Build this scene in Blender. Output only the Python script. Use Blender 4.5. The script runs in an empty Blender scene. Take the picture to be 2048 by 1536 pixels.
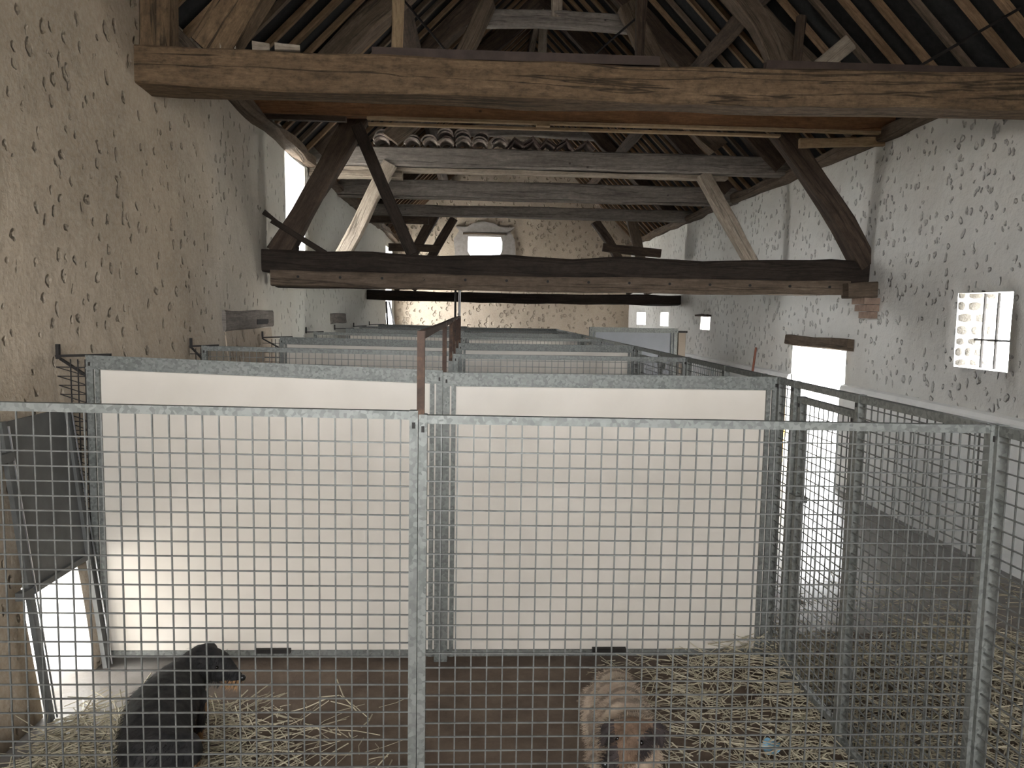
import bpy, bmesh, math, random
from mathutils import Vector, Matrix, noise
random.seed(7)
scene = bpy.context.scene
col = scene.collection
PI = math.pi

# ------------------------------------------------------------------ camera
F_PX, ROLL, PSI, THETA, CAM_Z = 1550.0, 0.0175, 0.04784, 0.09246, 1.86
fw = Vector((math.sin(PSI) * math.cos(THETA), math.cos(PSI) * math.cos(THETA), -math.sin(THETA)))
r0 = Vector((math.cos(PSI), -math.sin(PSI), 0)); u0 = r0.cross(fw)
rt = math.cos(ROLL) * r0 + math.sin(ROLL) * u0
up = -math.sin(ROLL) * r0 + math.cos(ROLL) * u0
cam_d = bpy.data.cameras.new('camera')
cam_d.sensor_fit = 'HORIZONTAL'; cam_d.sensor_width = 36.0
cam_d.lens = 36.0 * F_PX / 2048.0
cam_d.clip_start = 0.05; cam_d.clip_end = 300
cam = bpy.data.objects.new('camera', cam_d); col.objects.link(cam)
m = Matrix((rt, up, -fw)).transposed().to_4x4(); m.translation = (0, 0, CAM_Z)
cam.matrix_world = m
scene.camera = cam

# ------------------------------------------------------------------ light: overcast daylight through the openings
world = bpy.data.worlds.new('sky'); scene.world = world; world.use_nodes = True
bg = world.node_tree.nodes['Background']
bg.inputs['Color'].default_value = (0.95, 0.975, 1.0, 1); bg.inputs['Strength'].default_value = 15.0
vs = scene.view_settings
vs.view_transform = 'Standard'; vs.look = 'None'; vs.gamma = 1.0; vs.use_curve_mapping = False
vs.exposure = 1.3

def portal(loc, direction, w, h):
    """daylight portal: tells the renderer where the sky comes in through an opening"""
    d = bpy.data.lights.new('portal', 'AREA'); d.shape = 'RECTANGLE'; d.size = w; d.size_y = h
    d.cycles.is_portal = True
    o = bpy.data.objects.new('portal', d); col.objects.link(o); o.location = loc
    o.rotation_euler = Vector(direction).to_track_quat('-Z', 'Z').to_euler()

XL, XR, YF, YB = -2.12, 4.02, -2.2, 20.3      # inner faces of the barn
TL, TR = 0.42, 0.35                             # wall thicknesses
PLATE, XM, ZR = 3.72, 0.95, 6.9                 # wall top, ridge x, ridge z
SLOPE = (ZR - PLATE - 0.10) / (XM - XL)
L_OPEN = [(3.44, 3.90, 0.0, 0.60), (8.80, 9.82, 2.30, 3.58), (18.4, 19.7, 1.15, 3.35)]
R_OPEN = [(8.22, 9.66, 0.0, 1.50), (5.66, 6.32, 1.47, 2.08), (13.2, 13.8, 1.61, 1.84), (16.1, 16.8, 1.62, 1.91), (18.3, 19.2, 1.61, 1.91)]
B_OPEN = [(-0.24, 0.66, 3.28, 3.79)]
F_FILL_OPEN = [(-1.6, 1.2, 1.75, 3.25)]  # unseen opening behind the camera, added and sized to light the pens
for (a, b, c, d) in L_OPEN: portal((XL - TL - 0.05, (a + b) / 2, (c + d) / 2), (1, 0, 0), b - a + .3, d - c + .3)
for (a, b, c, d) in R_OPEN: portal((XR + TR + 0.05, (a + b) / 2, (c + d) / 2), (-1, 0, 0), b - a + .3, d - c + .3)
for (a, b, c, d) in B_OPEN: portal(((a + b) / 2, YB + 0.5, (c + d) / 2), (0, -1, 0), b - a, d - c)
for (a, b, c, d) in F_FILL_OPEN: portal(((a + b) / 2, YF - 0.45, (c + d) / 2), (0, 1, 0), b - a, d - c)

# ------------------------------------------------------------------ materials
MATS = {}
class NT:
    def __init__(s, name, rough=0.8, metal=0.0, spec=0.3):
        s.m = bpy.data.materials.new(name); s.m.use_nodes = True
        s.t = s.m.node_tree; s.b = s.t.nodes['Principled BSDF']
        s.b.inputs['Roughness'].default_value = rough; s.b.inputs['Metallic'].default_value = metal
        s.b.inputs['Specular IOR Level'].default_value = spec
        MATS[name] = s.m
    def n(s, typ, **kw):
        o = s.t.nodes.new(typ)
        for k, v in kw.items(): setattr(o, k, v)
        return o
    def put(s, sock, v):
        if hasattr(v, 'is_linked') or hasattr(v, 'links'): s.t.links.new(v, sock)
        else: sock.default_value = v
    def coord(s, kind='Object', scale=(1, 1, 1)):
        c = s.n('ShaderNodeTexCoord'); mp = s.n('ShaderNodeMapping')
        s.t.links.new(c.outputs[kind], mp.inputs['Vector']); mp.inputs['Scale'].default_value = scale
        return mp.outputs['Vector']
    def noise(s, vec, scale, detail=4, rough=0.55, dist=0.0):
        o = s.n('ShaderNodeTexNoise'); s.t.links.new(vec, o.inputs['Vector'])
        o.inputs['Scale'].default_value = scale; o.inputs['Detail'].default_value = detail
        o.inputs['Roughness'].default_value = rough; o.inputs['Distortion'].default_value = dist
        return o.outputs['Fac']
    def vor(s, vec, scale, feature='F1', out='Distance', rnd=1.0):
        o = s.n('ShaderNodeTexVoronoi', feature=feature); s.t.links.new(vec, o.inputs['Vector'])
        o.inputs['Scale'].default_value = scale; o.inputs['Randomness'].default_value = rnd
        return o.outputs[out]
    def ramp(s, fac, stops, interp='LINEAR'):
        o = s.n('ShaderNodeValToRGB'); s.put(o.inputs['Fac'], fac); cr = o.color_ramp; cr.interpolation = interp
        while len(cr.elements) > 1: cr.elements.remove(cr.elements[-1])
        for i, (p, c) in enumerate(stops):
            e = cr.elements[0] if i == 0 else cr.elements.new(p)
            e.position = p; e.color = (c[0], c[1], c[2], 1) if hasattr(c, '__len__') else (c, c, c, 1)
        return o.outputs['Color']
    def mix(s, fac, a, b, mode='MIX'):
        o = s.n('ShaderNodeMix', data_type='RGBA', blend_type=mode)
        s.put(o.inputs[0], fac)
        for sock, v in ((o.inputs[6], a), (o.inputs[7], b)):
            if isinstance(v, tuple): sock.default_value = (v[0], v[1], v[2], 1)
            else: s.t.links.new(v, sock)
        return o.outputs[2]
    def math(s, op, a, b=0.0):
        o = s.n('ShaderNodeMath', operation=op); s.put(o.inputs[0], a); s.put(o.inputs[1], b); return o.outputs[0]
    def add(s, vec, fac, amount):
        sub = s.n('ShaderNodeVectorMath', operation='SCALE'); s.t.links.new(fac, sub.inputs[0]); sub.inputs['Scale'].default_value = amount
        o = s.n('ShaderNodeVectorMath', operation='ADD'); s.t.links.new(vec, o.inputs[0]); s.t.links.new(sub.outputs[0], o.inputs[1])
        return o.outputs[0]
    def col(s, c):
        if isinstance(c, tuple): s.b.inputs['Base Color'].default_value = (c[0], c[1], c[2], 1)
        else: s.t.links.new(c, s.b.inputs['Base Color'])
    def bump(s, h, strength=0.5, dist=0.02):
        o = s.n('ShaderNodeBump'); s.t.links.new(h, o.inputs['Height'])
        o.inputs['Strength'].default_value = strength; o.inputs['Distance'].default_value = dist
        s.t.links.new(o.outputs['Normal'], s.b.inputs['Normal'])
    def sep(s, vec, ax):
        o = s.n('ShaderNodeSeparateXYZ'); s.t.links.new(vec, o.inputs[0]); return o.outputs[ax]

def plaster(name, base, stain, scale=5.0, pit=0.16, second=None):
    k = NT(name, 0.92, 0, 0.15)
    v = k.coord('Object')
    wob = k.n('ShaderNodeTexNoise'); k.t.links.new(v, wob.inputs['Vector']); wob.inputs['Scale'].default_value = 9; wob.inputs['Detail'].default_value = 3
    vv = k.add(v, wob.outputs['Color'], 0.11)
    st = k.n('ShaderNodeMapping'); k.t.links.new(vv, st.inputs['Vector']); st.inputs['Scale'].default_value = (1, 1, 0.7)
    d = k.vor(st.outputs[0], scale)
    dens = k.noise(v, 1.3, 2)
    thr = k.math('MULTIPLY', k.math('ADD', k.math('MULTIPLY', dens, 0.6), 0.10), pit * 3.3)
    pits = k.math('MULTIPLY', k.math('SUBTRACT', thr, d), 7.0)
    o = k.n('ShaderNodeClamp'); k.t.links.new(pits, o.inputs[0]); pits = o.outputs[0]
    big = k.noise(v, 0.9, 4, 0.6)
    fine = k.noise(v, 38, 5, 0.7)
    c = k.mix(k.ramp(big, [(0.35, 0), (0.68, 1)]), base, stain)
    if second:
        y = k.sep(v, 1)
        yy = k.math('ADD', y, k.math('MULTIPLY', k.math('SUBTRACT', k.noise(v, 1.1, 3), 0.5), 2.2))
        c = k.mix(k.ramp(k.math('MULTIPLY', k.math('SUBTRACT', yy, 5.6), 0.25), [(0.0, 0), (1.0, 1)]), c, second)  # paler plaster further back, its daylight tone partly put into the colour
    c = k.mix(k.math('MULTIPLY', pits, 0.22), c, (0.16, 0.13, 0.10))  # shade inside the pits put into the colour as well
    c = k.mix(k.math('MULTIPLY', k.ramp(fine, [(0.4, 0), (0.8, 1)]), 0.25), c, (0.75, 0.71, 0.64))
    k.col(c)
    lump = k.noise(v, 7, 3)
    h = k.math('ADD', k.math('MULTIPLY', pits, -1.0), k.math('ADD', k.math('MULTIPLY', lump, 0.5), k.math('MULTIPLY', fine, 0.16)))
    k.bump(h, 1.0, 0.03)
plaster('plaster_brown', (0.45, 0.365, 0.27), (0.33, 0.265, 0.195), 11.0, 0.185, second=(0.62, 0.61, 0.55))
plaster('plaster_grey', (0.76, 0.745, 0.70), (0.63, 0.60, 0.55), 12.0, 0.215)
plaster('plaster_gable', (0.48, 0.395, 0.305), (0.36, 0.29, 0.22), 9, 0.27)
def simple(name, c, rough=0.8, metal=0, spec=0.3, var=0.25, scale=8, bump=0.2, bd=0.005):
    k = NT(name, rough, metal, spec); v = k.coord('Object'); n = k.noise(v, scale, 5, 0.6)
    k.col(k.mix(k.ramp(n, [(0.3, 0), (0.7, 1)]), tuple(x * (1 - var) for x in c), tuple(min(1, x * (1 + var)) for x in c)))
    if bump: k.bump(k.noise(v, scale * 4, 4), bump, bd)
    return k
simple('limewash', (0.87, 0.86, 0.83), 0.9, var=0.05, scale=6)
simple('mortar', (0.30, 0.27, 0.25), 0.95, var=0.15, scale=12, bump=0.4, bd=0.01)
simple('felt', (0.016, 0.016, 0.016), 0.95, var=0.3, scale=20)
simple('hatch_steel', (0.105, 0.105, 0.10), 0.55, 0.3, var=0.25, scale=5, bump=0.1)
simple('black_iron', (0.03, 0.027, 0.025), 0.6, 0.6, var=0.3)
simple('channel_iron', (0.05, 0.034, 0.028), 0.6, 0.3, var=0.3)
simple('bright_steel', (0.5, 0.5, 0.52), 0.3, 1.0, var=0.1)
simple('gravel', (0.62, 0.60, 0.56), 0.95, var=0.15, scale=14, bump=0.5)
simple('clay_tile', (0.23, 0.19, 0.16), 0.9, var=0.45, scale=14, bump=0.4)
simple('ridge_tile', (0.10, 0.072, 0.060), 0.9, var=0.35, scale=12, bump=0.4)
simple('yellow_plastic', (0.75, 0.42, 0.04), 0.5, var=0.1)
simple('green_plastic', (0.05, 0.22, 0.06), 0.5, var=0.1)
simple('blue_paper', (0.23, 0.45, 0.62), 0.8, var=0.15)
simple('stone_block', (0.36, 0.30, 0.24), 0.95, var=0.25, scale=14, bump=0.6, bd=0.01)
simple('stone_pale', (0.11, 0.10, 0.085), 0.95, var=0.25, scale=14, bump=0.8, bd=0.02)
simple('brick_old', (0.30, 0.21, 0.16), 0.95, var=0.25, scale=14, bump=0.6, bd=0.01)
simple('brush_red', (0.22, 0.08, 0.05), 0.6, var=0.2)
k = NT('panel_white', 0.38, 0, 0.35); v = k.coord('Object'); n = k.noise(v, 3, 5)
k.col(k.mix(k.ramp(n, [(0.35, 0), (0.75, 1)]), (0.58, 0.53, 0.465), (0.52, 0.475, 0.41)))
simple('panel_grey', (0.20, 0.205, 0.22), 0.5, var=0.1, scale=2, bump=0)
k = NT('galvanised', 0.5, 0.35, 0.35); v = k.coord('Object')
sp = k.vor(v, 80, out='Color'); g = k.n('ShaderNodeRGBToBW'); k.t.links.new(sp, g.inputs[0])
c = k.ramp(g.outputs[0], [(0.2, (0.105, 0.11, 0.10)), (0.8, (0.19, 0.195, 0.18))]); dirt = k.noise(v, 6, 5, 0.65)
k.col(k.mix(k.math('MULTIPLY', k.ramp(dirt, [(0.45, 0), (0.75, 1)]), 0.55), c, (0.17, 0.165, 0.155)))
k.b.inputs['Roughness'].default_value = 0.52
simple('wire', (0.12, 0.12, 0.112), 0.48, 0.4, var=0.25, scale=30, bump=0)
k = NT('rust', 0.85, 0.1, 0.3); v = k.coord('Object'); n = k.noise(v, 22, 6, 0.7)
k.col(k.ramp(n, [(0.3, (0.035, 0.025, 0.021)), (0.55, (0.075, 0.048, 0.036)), (0.72, (0.16, 0.09, 0.055)), (0.8, (0.24, 0.20, 0.165))])); k.bump(n, 0.4, 0.004)
k = NT('floor_concrete', 0.36, 0, 0.5); v = k.coord('Object'); n = k.noise(v, 2.2, 6, 0.65); f = k.noise(v, 40, 4)
conc = k.mix(k.ramp(n, [(0.35, 0), (0.7, 1)]), (0.21, 0.205, 0.195), (0.13, 0.115, 0.10))
dung = k.mix(k.ramp(k.noise(v, 5, 6, 0.7), [(0.35, 0), (0.7, 1)]), (0.065, 0.042, 0.027), (0.135, 0.095, 0.065))
fx = k.math('ADD', k.sep(v, 0), k.math('MULTIPLY', k.math('SUBTRACT', k.noise(v, 3, 4), 0.5), 0.5))
pen = k.ramp(k.math('SUBTRACT', 2.0, fx), [(0.0, 0), (0.35, 1)])
bare = k.ramp(k.math('ADD', fx, 2.15), [(0.45, 1), (1.0, 0)])           # barer, paler slab towards the left wall
pen2 = k.math('MULTIPLY', pen, k.math('SUBTRACT', 1.0, k.math('MULTIPLY', bare, 0.8)))
near = k.ramp(k.math('MULTIPLY', k.math('SUBTRACT', 6.2, k.math('ADD', k.sep(v, 1), k.noise(v, 2, 4))), 0.5), [(0.0, 0), (1.0, 0.75)])
mask = k.math('MAXIMUM', pen2, k.math('MULTIPLY', near, k.math('SUBTRACT', 1.0, bare)))
k.col(k.mix(mask, conc, dung)); k.t.links.new(k.ramp(mask, [(0.0, 0.34), (1.0, 0.8)]), k.b.inputs['Roughness']); k.bump(k.math('ADD', n, k.math('MULTIPLY', f, 0.3)), 0.35, 0.015)

def wood(name, dark, light, grain=14, crack=0.5, rough=0.85, blotch=0.5, knots=False, mott=0.35):
    k = NT(name, rough, 0, 0.25)
    v = k.coord('UV', (0.9, 1, 1)); s = k.n('ShaderNodeMapping'); k.t.links.new(v, s.inputs['Vector']); s.inputs['Scale'].default_value = (1.6, grain * 1.6, 1)
    g = k.noise(s.outputs[0], 1.0, 6, 0.65, 0.6)
    s2 = k.n('ShaderNodeMapping'); k.t.links.new(v, s2.inputs['Vector']); s2.inputs['Scale'].default_value = (3.0, 9, 1)
    b = k.noise(s2.outputs[0], 1.0, 5, 0.65)
    c = k.ramp(g, [(0.28, dark), (0.52, tuple((a + b_) / 2 for a, b_ in zip(dark, light))), (0.75, light)])
    c = k.mix(k.math('MULTIPLY', k.ramp(b, [(0.45, 0), (0.72, 1)]), blotch), c, tuple(x * 0.38 for x in dark))
    s3 = k.n('ShaderNodeMapping'); k.t.links.new(v, s3.inputs['Vector']); s3.inputs['Scale'].default_value = (0.22, 5.0, 1)
    cr = k.noise(s3.outputs[0], 1.0, 5, 0.55, 0.25)
    line = k.ramp(k.math('ABSOLUTE', k.math('SUBTRACT', cr, 0.5)), [(0.0, 1), (0.012, 0)])
    fg = k.noise(s.outputs[0], 5.0, 5, 0.75)
    c = k.mix(k.ramp(fg, [(0.35, 0.45), (0.6, 0.0)]), c, tuple(x * 0.45 for x in dark))
    c = k.mix(k.math('MULTIPLY', line, crack), c, (0.012, 0.009, 0.007))
    mo = k.noise(k.coord('UV', (1, 1.6, 1)), 13, 7, 0.72)
    c = k.mix(k.ramp(mo, [(0.46, 0.0), (0.66, mott)]), c, tuple(x * 0.35 for x in dark))
    c = k.mix(k.ramp(mo, [(0.30, mott * .5), (0.42, 0.0)]), c, tuple(min(1, x * 1.35) for x in light))
    if knots:
        kd = k.vor(v, 4.2); kn = k.ramp(kd, [(0.03, 1), (0.075, 0)]); c = k.mix(k.math('MULTIPLY', kn, 0.85), c, tuple(x * 0.3 for x in dark))
    k.col(c); k.bump(k.math('SUBTRACT', k.math('ADD', g, k.math('ADD', k.math('MULTIPLY', fg, 0.5), k.math('MULTIPLY', b, 0.8))), k.math('MULTIPLY', line, 1.2)), 0.5, 0.012)
wood('oak_tan', (0.115, 0.074, 0.042), (0.225, 0.150, 0.088), 7, 0.9, blotch=0.5, mott=0.7)
wood('oak_dark', (0.045, 0.030, 0.022), (0.125, 0.088, 0.062), 10, 0.6)
wood('oak_black', (0.024, 0.017, 0.013), (0.062, 0.045, 0.034), 10, 0.5)
wood('oak_grey', (0.17, 0.145, 0.125), (0.36, 0.32, 0.28), 10, 0.4, blotch=0.3, knots=True)
wood('oak_brown', (0.095, 0.068, 0.047), (0.215, 0.16, 0.115), 10, 0.6)
wood('oak_pale', (0.24, 0.19, 0.145), (0.48, 0.41, 0.33), 12, 0.5, blotch=0.35)
wood('pine_orange', (0.16, 0.075, 0.035), (0.30, 0.15, 0.07), 8, 0.2, 0.7, 0.35, True)
wood('pine_pale', (0.34, 0.23, 0.13), (0.55, 0.40, 0.25), 12, 0.1, 0.75, 0.2)
wood('rafter_wood', (0.15, 0.092, 0.052), (0.33, 0.215, 0.125), 12, 0.2, 0.8, 0.35)
wood('straw', (0.26, 0.22, 0.15), (0.72, 0.65, 0.48), 3, 0.0, 0.7, 0.35)
k = NT('fur_black', 0.75, 0, 0.25); v = k.coord('Object'); k.col(k.ramp(k.noise(v, 30, 4), [(0.3, (0.010, 0.010, 0.011)), (0.7, (0.035, 0.032, 0.031))]))
k = NT('fur_brindle', 0.8, 0, 0.2); v = k.coord('Object', (1, 1, 1))
n1 = k.noise(v, 7, 4, 0.6); n2 = k.noise(v, 60, 4, 0.7)
band = k.n('ShaderNodeTexWave', wave_type='BANDS', bands_direction='Y'); k.t.links.new(v, band.inputs['Vector']); band.inputs['Scale'].default_value = 3.2; band.inputs['Distortion'].default_value = 5; band.inputs['Detail'].default_value = 3; band.inputs['Detail Scale'].default_value = 2
c = k.mix(k.ramp(n1, [(0.35, 0), (0.65, 1)]), (0.43, 0.345, 0.26), (0.26, 0.19, 0.14))
c = k.mix(k.math('MULTIPLY', k.ramp(band.outputs['Fac'], [(0.55, 0), (0.85, 1)]), 0.75), c, (0.05, 0.03, 0.025))
k.col(k.mix(k.math('MULTIPLY', n2, 0.4), c, (0.52, 0.43, 0.33)))
simple('fur_mask', (0.035, 0.026, 0.024), 0.8, var=0.4, scale=30)
simple('fur_tan', (0.30, 0.17, 0.08), 0.8, var=0.3, scale=30)
simple('fur_face', (0.135, 0.085, 0.055), 0.8, var=0.4, scale=30)
simple('fur_cream', (0.33, 0.25, 0.18), 0.8, var=0.25, scale=30)
simple('nose_black', (0.01, 0.01, 0.01), 0.3, spec=0.5, var=0.1)
simple('eye_dark', (0.008, 0.006, 0.005), 0.08, spec=0.6, var=0.0)

# ------------------------------------------------------------------ mesh helpers
def wloc(o):
    p = Vector((0, 0, 0))
    while o: p += o.location; o = o.parent
    return p
def mesh_obj(name, verts, faces, mat, parent=None, uvs=None, smooth=False, loc=None):
    off = wloc(parent) if parent else (Vector(loc) if loc is not None else Vector((0, 0, 0)))
    me = bpy.data.meshes.new(name)
    me.from_pydata([(v[0] - off.x, v[1] - off.y, v[2] - off.z) for v in verts], [], faces)
    if uvs:
        ul = me.uv_layers.new(name='UVMap')
        for i, l in enumerate(me.loops): ul.data[i].uv = uvs[i]
    if mat: me.materials.append(MATS[mat])
    if smooth:
        for p in me.polygons: p.use_smooth = True
    me.update()
    o = bpy.data.objects.new(name, me); col.objects.link(o)
    if parent: o.parent = parent
    elif loc is not None: o.location = loc
    return o
class MB:
    def __init__(s): s.v = []; s.f = []; s.uv = []
    def box(s, x0, x1, y0, y1, z0, z1):
        b = len(s.v)
        s.v += [(x0, y0, z0), (x1, y0, z0), (x1, y1, z0), (x0, y1, z0), (x0, y0, z1), (x1, y0, z1), (x1, y1, z1), (x0, y1, z1)]
        for f in ((0, 3, 2, 1), (4, 5, 6, 7), (0, 1, 5, 4), (1, 2, 6, 5), (2, 3, 7, 6), (3, 0, 4, 7)): s.f.append(tuple(b + i for i in f))
        return s
    def bar(s, A, B, w, h=None, n=4, upv=(0, 0, 1), rot=PI / 4, taper=1.0):
        A = Vector(A); B = Vector(B); d = (B - A)
        if d.length < 1e-6: return s
        L = d.length; d /= L; upv = Vector(upv)
        if abs(d.dot(upv)) > 0.98: upv = Vector((0, 1, 0))
        sd = d.cross(upv).normalized(); nn = sd.cross(d); h = h or w
        b = len(s.v); q = math.sqrt(2) if n == 4 else 1.0; u0_ = random.random() * 20; v0_ = random.random() * 20
        for P, k_ in ((A, 1.0), (B, taper)):
            for i in range(n):
                a = rot + 2 * PI * i / n
                s.v.append(tuple(P + sd * (math.cos(a) * w / 2 * q * k_) + nn * (math.sin(a) * h / 2 * q * k_)))
        for i in range(n):
            j = (i + 1) % n; s.f.append((b + i, b + j, b + n + j, b + n + i))
        s.f.append(tuple(b + i for i in reversed(range(n)))); s.f.append(tuple(b + n + i for i in range(n)))
        return s
    def tube(s, pts, r, n=8):
        pts = [Vector(p) for p in pts]; b0 = len(s.v)
        for i, P in enumerate(pts):
            d = (pts[min(i + 1, len(pts) - 1)] - pts[max(i - 1, 0)]).normalized()
            u_ = Vector((0, 0, 1)) if abs(d.z) < 0.95 else Vector((0, 1, 0))
            sd = d.cross(u_).normalized(); nn = sd.cross(d); rr = r[i] if hasattr(r, '__len__') else r
            for k_ in range(n):
                a = 2 * PI * k_ / n; s.v.append(tuple(P + sd * math.cos(a) * rr + nn * math.sin(a) * rr))
        for i in range(len(pts) - 1):
            for k_ in range(n):
                j = (k_ + 1) % n; s.f.append((b0 + i * n + k_, b0 + i * n + j, b0 + (i + 1) * n + j, b0 + (i + 1) * n + k_))
        s.f.append(tuple(b0 + k_ for k_ in reversed(range(n)))); e = b0 + (len(pts) - 1) * n; s.f.append(tuple(e + k_ for k_ in range(n)))
        return s
    def build(s, name, mat, parent=None, loc=None, smooth=False):
        return mesh_obj(name, s.v, s.f, mat, parent, None, smooth, loc)
def tag(o, label=None, cat=None, group=None, kind=None):
    if label: o['label'] = label
    if cat: o['category'] = cat
    if group: o['group'] = group
    if kind: o['kind'] = kind
    return o
def empty(name, loc, label, cat, group=None):
    o = bpy.data.objects.new(name, None); o.location = loc; o.empty_display_size = 0.1; col.objects.link(o)
    return tag(o, label, cat, group)
def timber(name, A, B, w, h, mat, parent=None, jit=0.008, bow=(0, 0, 0), upv=(0, 0, 1), cham=0.08, w2=None, h2=None, seg=None, loc=None):
    """squared, slightly irregular timber from A to B: w across, h along upv; grain runs along it"""
    A = Vector(A); B = Vector(B); d = B - A; L = d.length; d.normalize(); upv = Vector(upv); bow = Vector(bow)
    if abs(d.dot(upv)) > 0.98: upv = Vector((0, 1, 0))
    sd = d.cross(upv).normalized(); nn = sd.cross(d); w2 = w2 or w; h2 = h2 or h
    n = seg or max(2, min(40, int(L / 0.22))); seed = random.random() * 100
    V = []; Fc = []; UV = []; cx = cham
    prof = [(-.5, -.5 + cx), (-.5 + cx, -.5), (.5 - cx, -.5), (.5, -.5 + cx), (.5, .5 - cx), (.5 - cx, .5), (-.5 + cx, .5), (-.5, .5 - cx)]
    for i in range(n + 1):
        t = i / n; P = A + d * (L * t) + bow * (4 * t * (1 - t)); ww = w + (w2 - w) * t; hh = h + (h2 - h) * t
        for q, (a, b) in enumerate(prof):
            ja = noise.noise((t * L * 1.3 + seed, q // 2 * 3.1, seed)) * jit * 2.2 + random.uniform(-1, 1) * jit * 0.35
            jb = noise.noise((t * L * 1.3 + seed, q // 2 * 3.1 + 50, seed)) * jit * 2.2 + random.uniform(-1, 1) * jit * 0.35
            V.append(P + sd * (a * ww + ja) + nn * (b * hh + jb))
    per = [0, .1 * w]; per = []
    acc = 0
    for q in range(9):
        per.append(acc); a = prof[q % 8]; b = prof[(q + 1) % 8]; acc += math.hypot((a[0] - b[0]) * w, (a[1] - b[1]) * h)
    ou = random.random() * 30; ov = random.random() * 30
    for i in range(n):
        for q in range(8):
            j = (q + 1) % 8; Fc.append((i * 8 + q, i * 8 + j, (i + 1) * 8 + j, (i + 1) * 8 + q))
            u1 = ou + L * i / n; u2 = ou + L * (i + 1) / n
            UV += [(u1, ov + per[q]), (u1, ov + per[q + 1]), (u2, ov + per[q + 1]), (u2, ov + per[q])]
    Fc.append(tuple(reversed(range(8)))); UV += [(ou + prof[q][0] * w, ov + 3 + prof[q][1] * h) for q in reversed(range(8))]
    Fc.append(tuple(n * 8 + q for q in range(8))); UV += [(ou + prof[q][0] * w, ov + 5 + prof[q][1] * h) for q in range(8)]
    return mesh_obj(name, V, Fc, mat, parent, UV, False, loc)

# ------------------------------------------------------------------ walls
def lines(a, b, step, marks):
    xs = sorted(set([a, b] + [x for x in marks if a < x < b])); out = []
    for p, q in zip(xs, xs[1:]):
        n = max(1, int(round((q - p) / step)))
        out += [p + (q - p) * i / n for i in range(n)]
    return out + [b]
def wall(name, fn_in, fn_out, a0, a1, z0, z1, opens, mat, step=0.14, topfn=None, jamb='limewash'):
    """wall with openings and real thickness; fn(a, z) -> point on inner / outer face"""
    A = lines(a0, a1, step, [x for o in opens for x in o[:2]]); Z = lines(z0, z1, step, [x for o in opens for x in o[2:]])
    V = []; Fc = []; MI = []
    def hole(i, j):
        if i < 0 or j < 0 or i >= len(A) - 1 or j >= len(Z) - 1: return None
        ca = (A[i] + A[i + 1]) / 2; cz = (Z[j] + Z[j + 1]) / 2
        return any(o[0] < ca < o[1] and o[2] < cz < o[3] for o in opens)
    def top(a, z): return min(z, topfn(a)) if topfn else z
    ni = len(A)
    for side in (fn_in, fn_out):
        for z in Z:
            for a in A: V.append(side(a, top(a, z)))
    N = ni * len(Z)
    ix = lambda i, j, s: s * N + j * ni + i
    for j in range(len(Z) - 1):
        for i in range(ni - 1):
            if hole(i, j): continue
            if topfn and topfn((A[i] + A[i + 1]) / 2) < Z[j] - 0.001 and max(topfn(A[i]), topfn(A[i + 1])) <= Z[j]: continue
            Fc.append((ix(i, j, 0), ix(i + 1, j, 0), ix(i + 1, j + 1, 0), ix(i, j + 1, 0))); MI.append(0)
            Fc.append((ix(i, j, 1), ix(i, j + 1, 1), ix(i + 1, j + 1, 1), ix(i + 1, j, 1))); MI.append(0)
            for (ii, jj, p, q) in ((i - 1, j, (i, j), (i, j + 1)), (i + 1, j, (i + 1, j), (i + 1, j + 1)), (i, j - 1, (i, j), (i + 1, j)), (i, j + 1, (i, j + 1), (i + 1, j + 1))):
                h = hole(ii, jj)
                if h is False: continue
                Fc.append((ix(*p, 0), ix(*q, 0), ix(*q, 1), ix(*p, 1))); MI.append(1 if h else 0)
    o = mesh_obj(name, V, Fc, mat); o.data.materials.append(MATS[jamb])
    for p, mi in zip(o.data.polygons, MI): p.material_index = mi; p.use_smooth = (mi == 0)
    bm = bmesh.new(); bm.from_mesh(o.data); bmesh.ops.remove_doubles(bm, verts=bm.verts, dist=0.0005); bmesh.ops.recalc_face_normals(bm, faces=bm.faces); bm.to_mesh(o.data); bm.free()
    return tag(o, kind='structure')
def left_x(y, z):
    b = 0.19 * min(1, max(0, (1.7 - z) / 1.7)) ** 1.0
    return XL + b + 0.022 * noise.noise((y * 0.9, z * 0.9, 3)) + 0.008 * noise.noise((y * 3, z * 3, 9))
def right_x(y, z):
    return XR + 0.025 * noise.noise((y * 0.8, z * 0.8, 13)) + 0.008 * noise.noise((y * 3, z * 3, 19))
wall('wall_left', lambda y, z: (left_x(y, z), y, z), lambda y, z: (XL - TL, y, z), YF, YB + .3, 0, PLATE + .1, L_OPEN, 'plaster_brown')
wall('wall_right', lambda y, z: (right_x(y, z), y, z), lambda y, z: (XR + TR, y, z), YF, YB + .3, 0, PLATE, R_OPEN, 'plaster_grey')
gtop = lambda x: ZR + 0.05 - SLOPE * abs(x - XM)
wall('wall_back', lambda x, z: (x, YB + 0.03 * noise.noise((x * 1.2, z * 1.2, 31)) + 0.02 * noise.noise((x * 4, z * 4, 37)), z), lambda x, z: (x, YB + 0.45, z), XL - TL, XR + TR, 0, 7.0, B_OPEN, 'plaster_gable', 0.12, gtop)
wall('wall_front', lambda x, z: (x, YF, z), lambda x, z: (x, YF - 0.4, z), XL - TL, XR + TR, 0, 7.0, F_FILL_OPEN, 'plaster_grey', 0.5, gtop)
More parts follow.
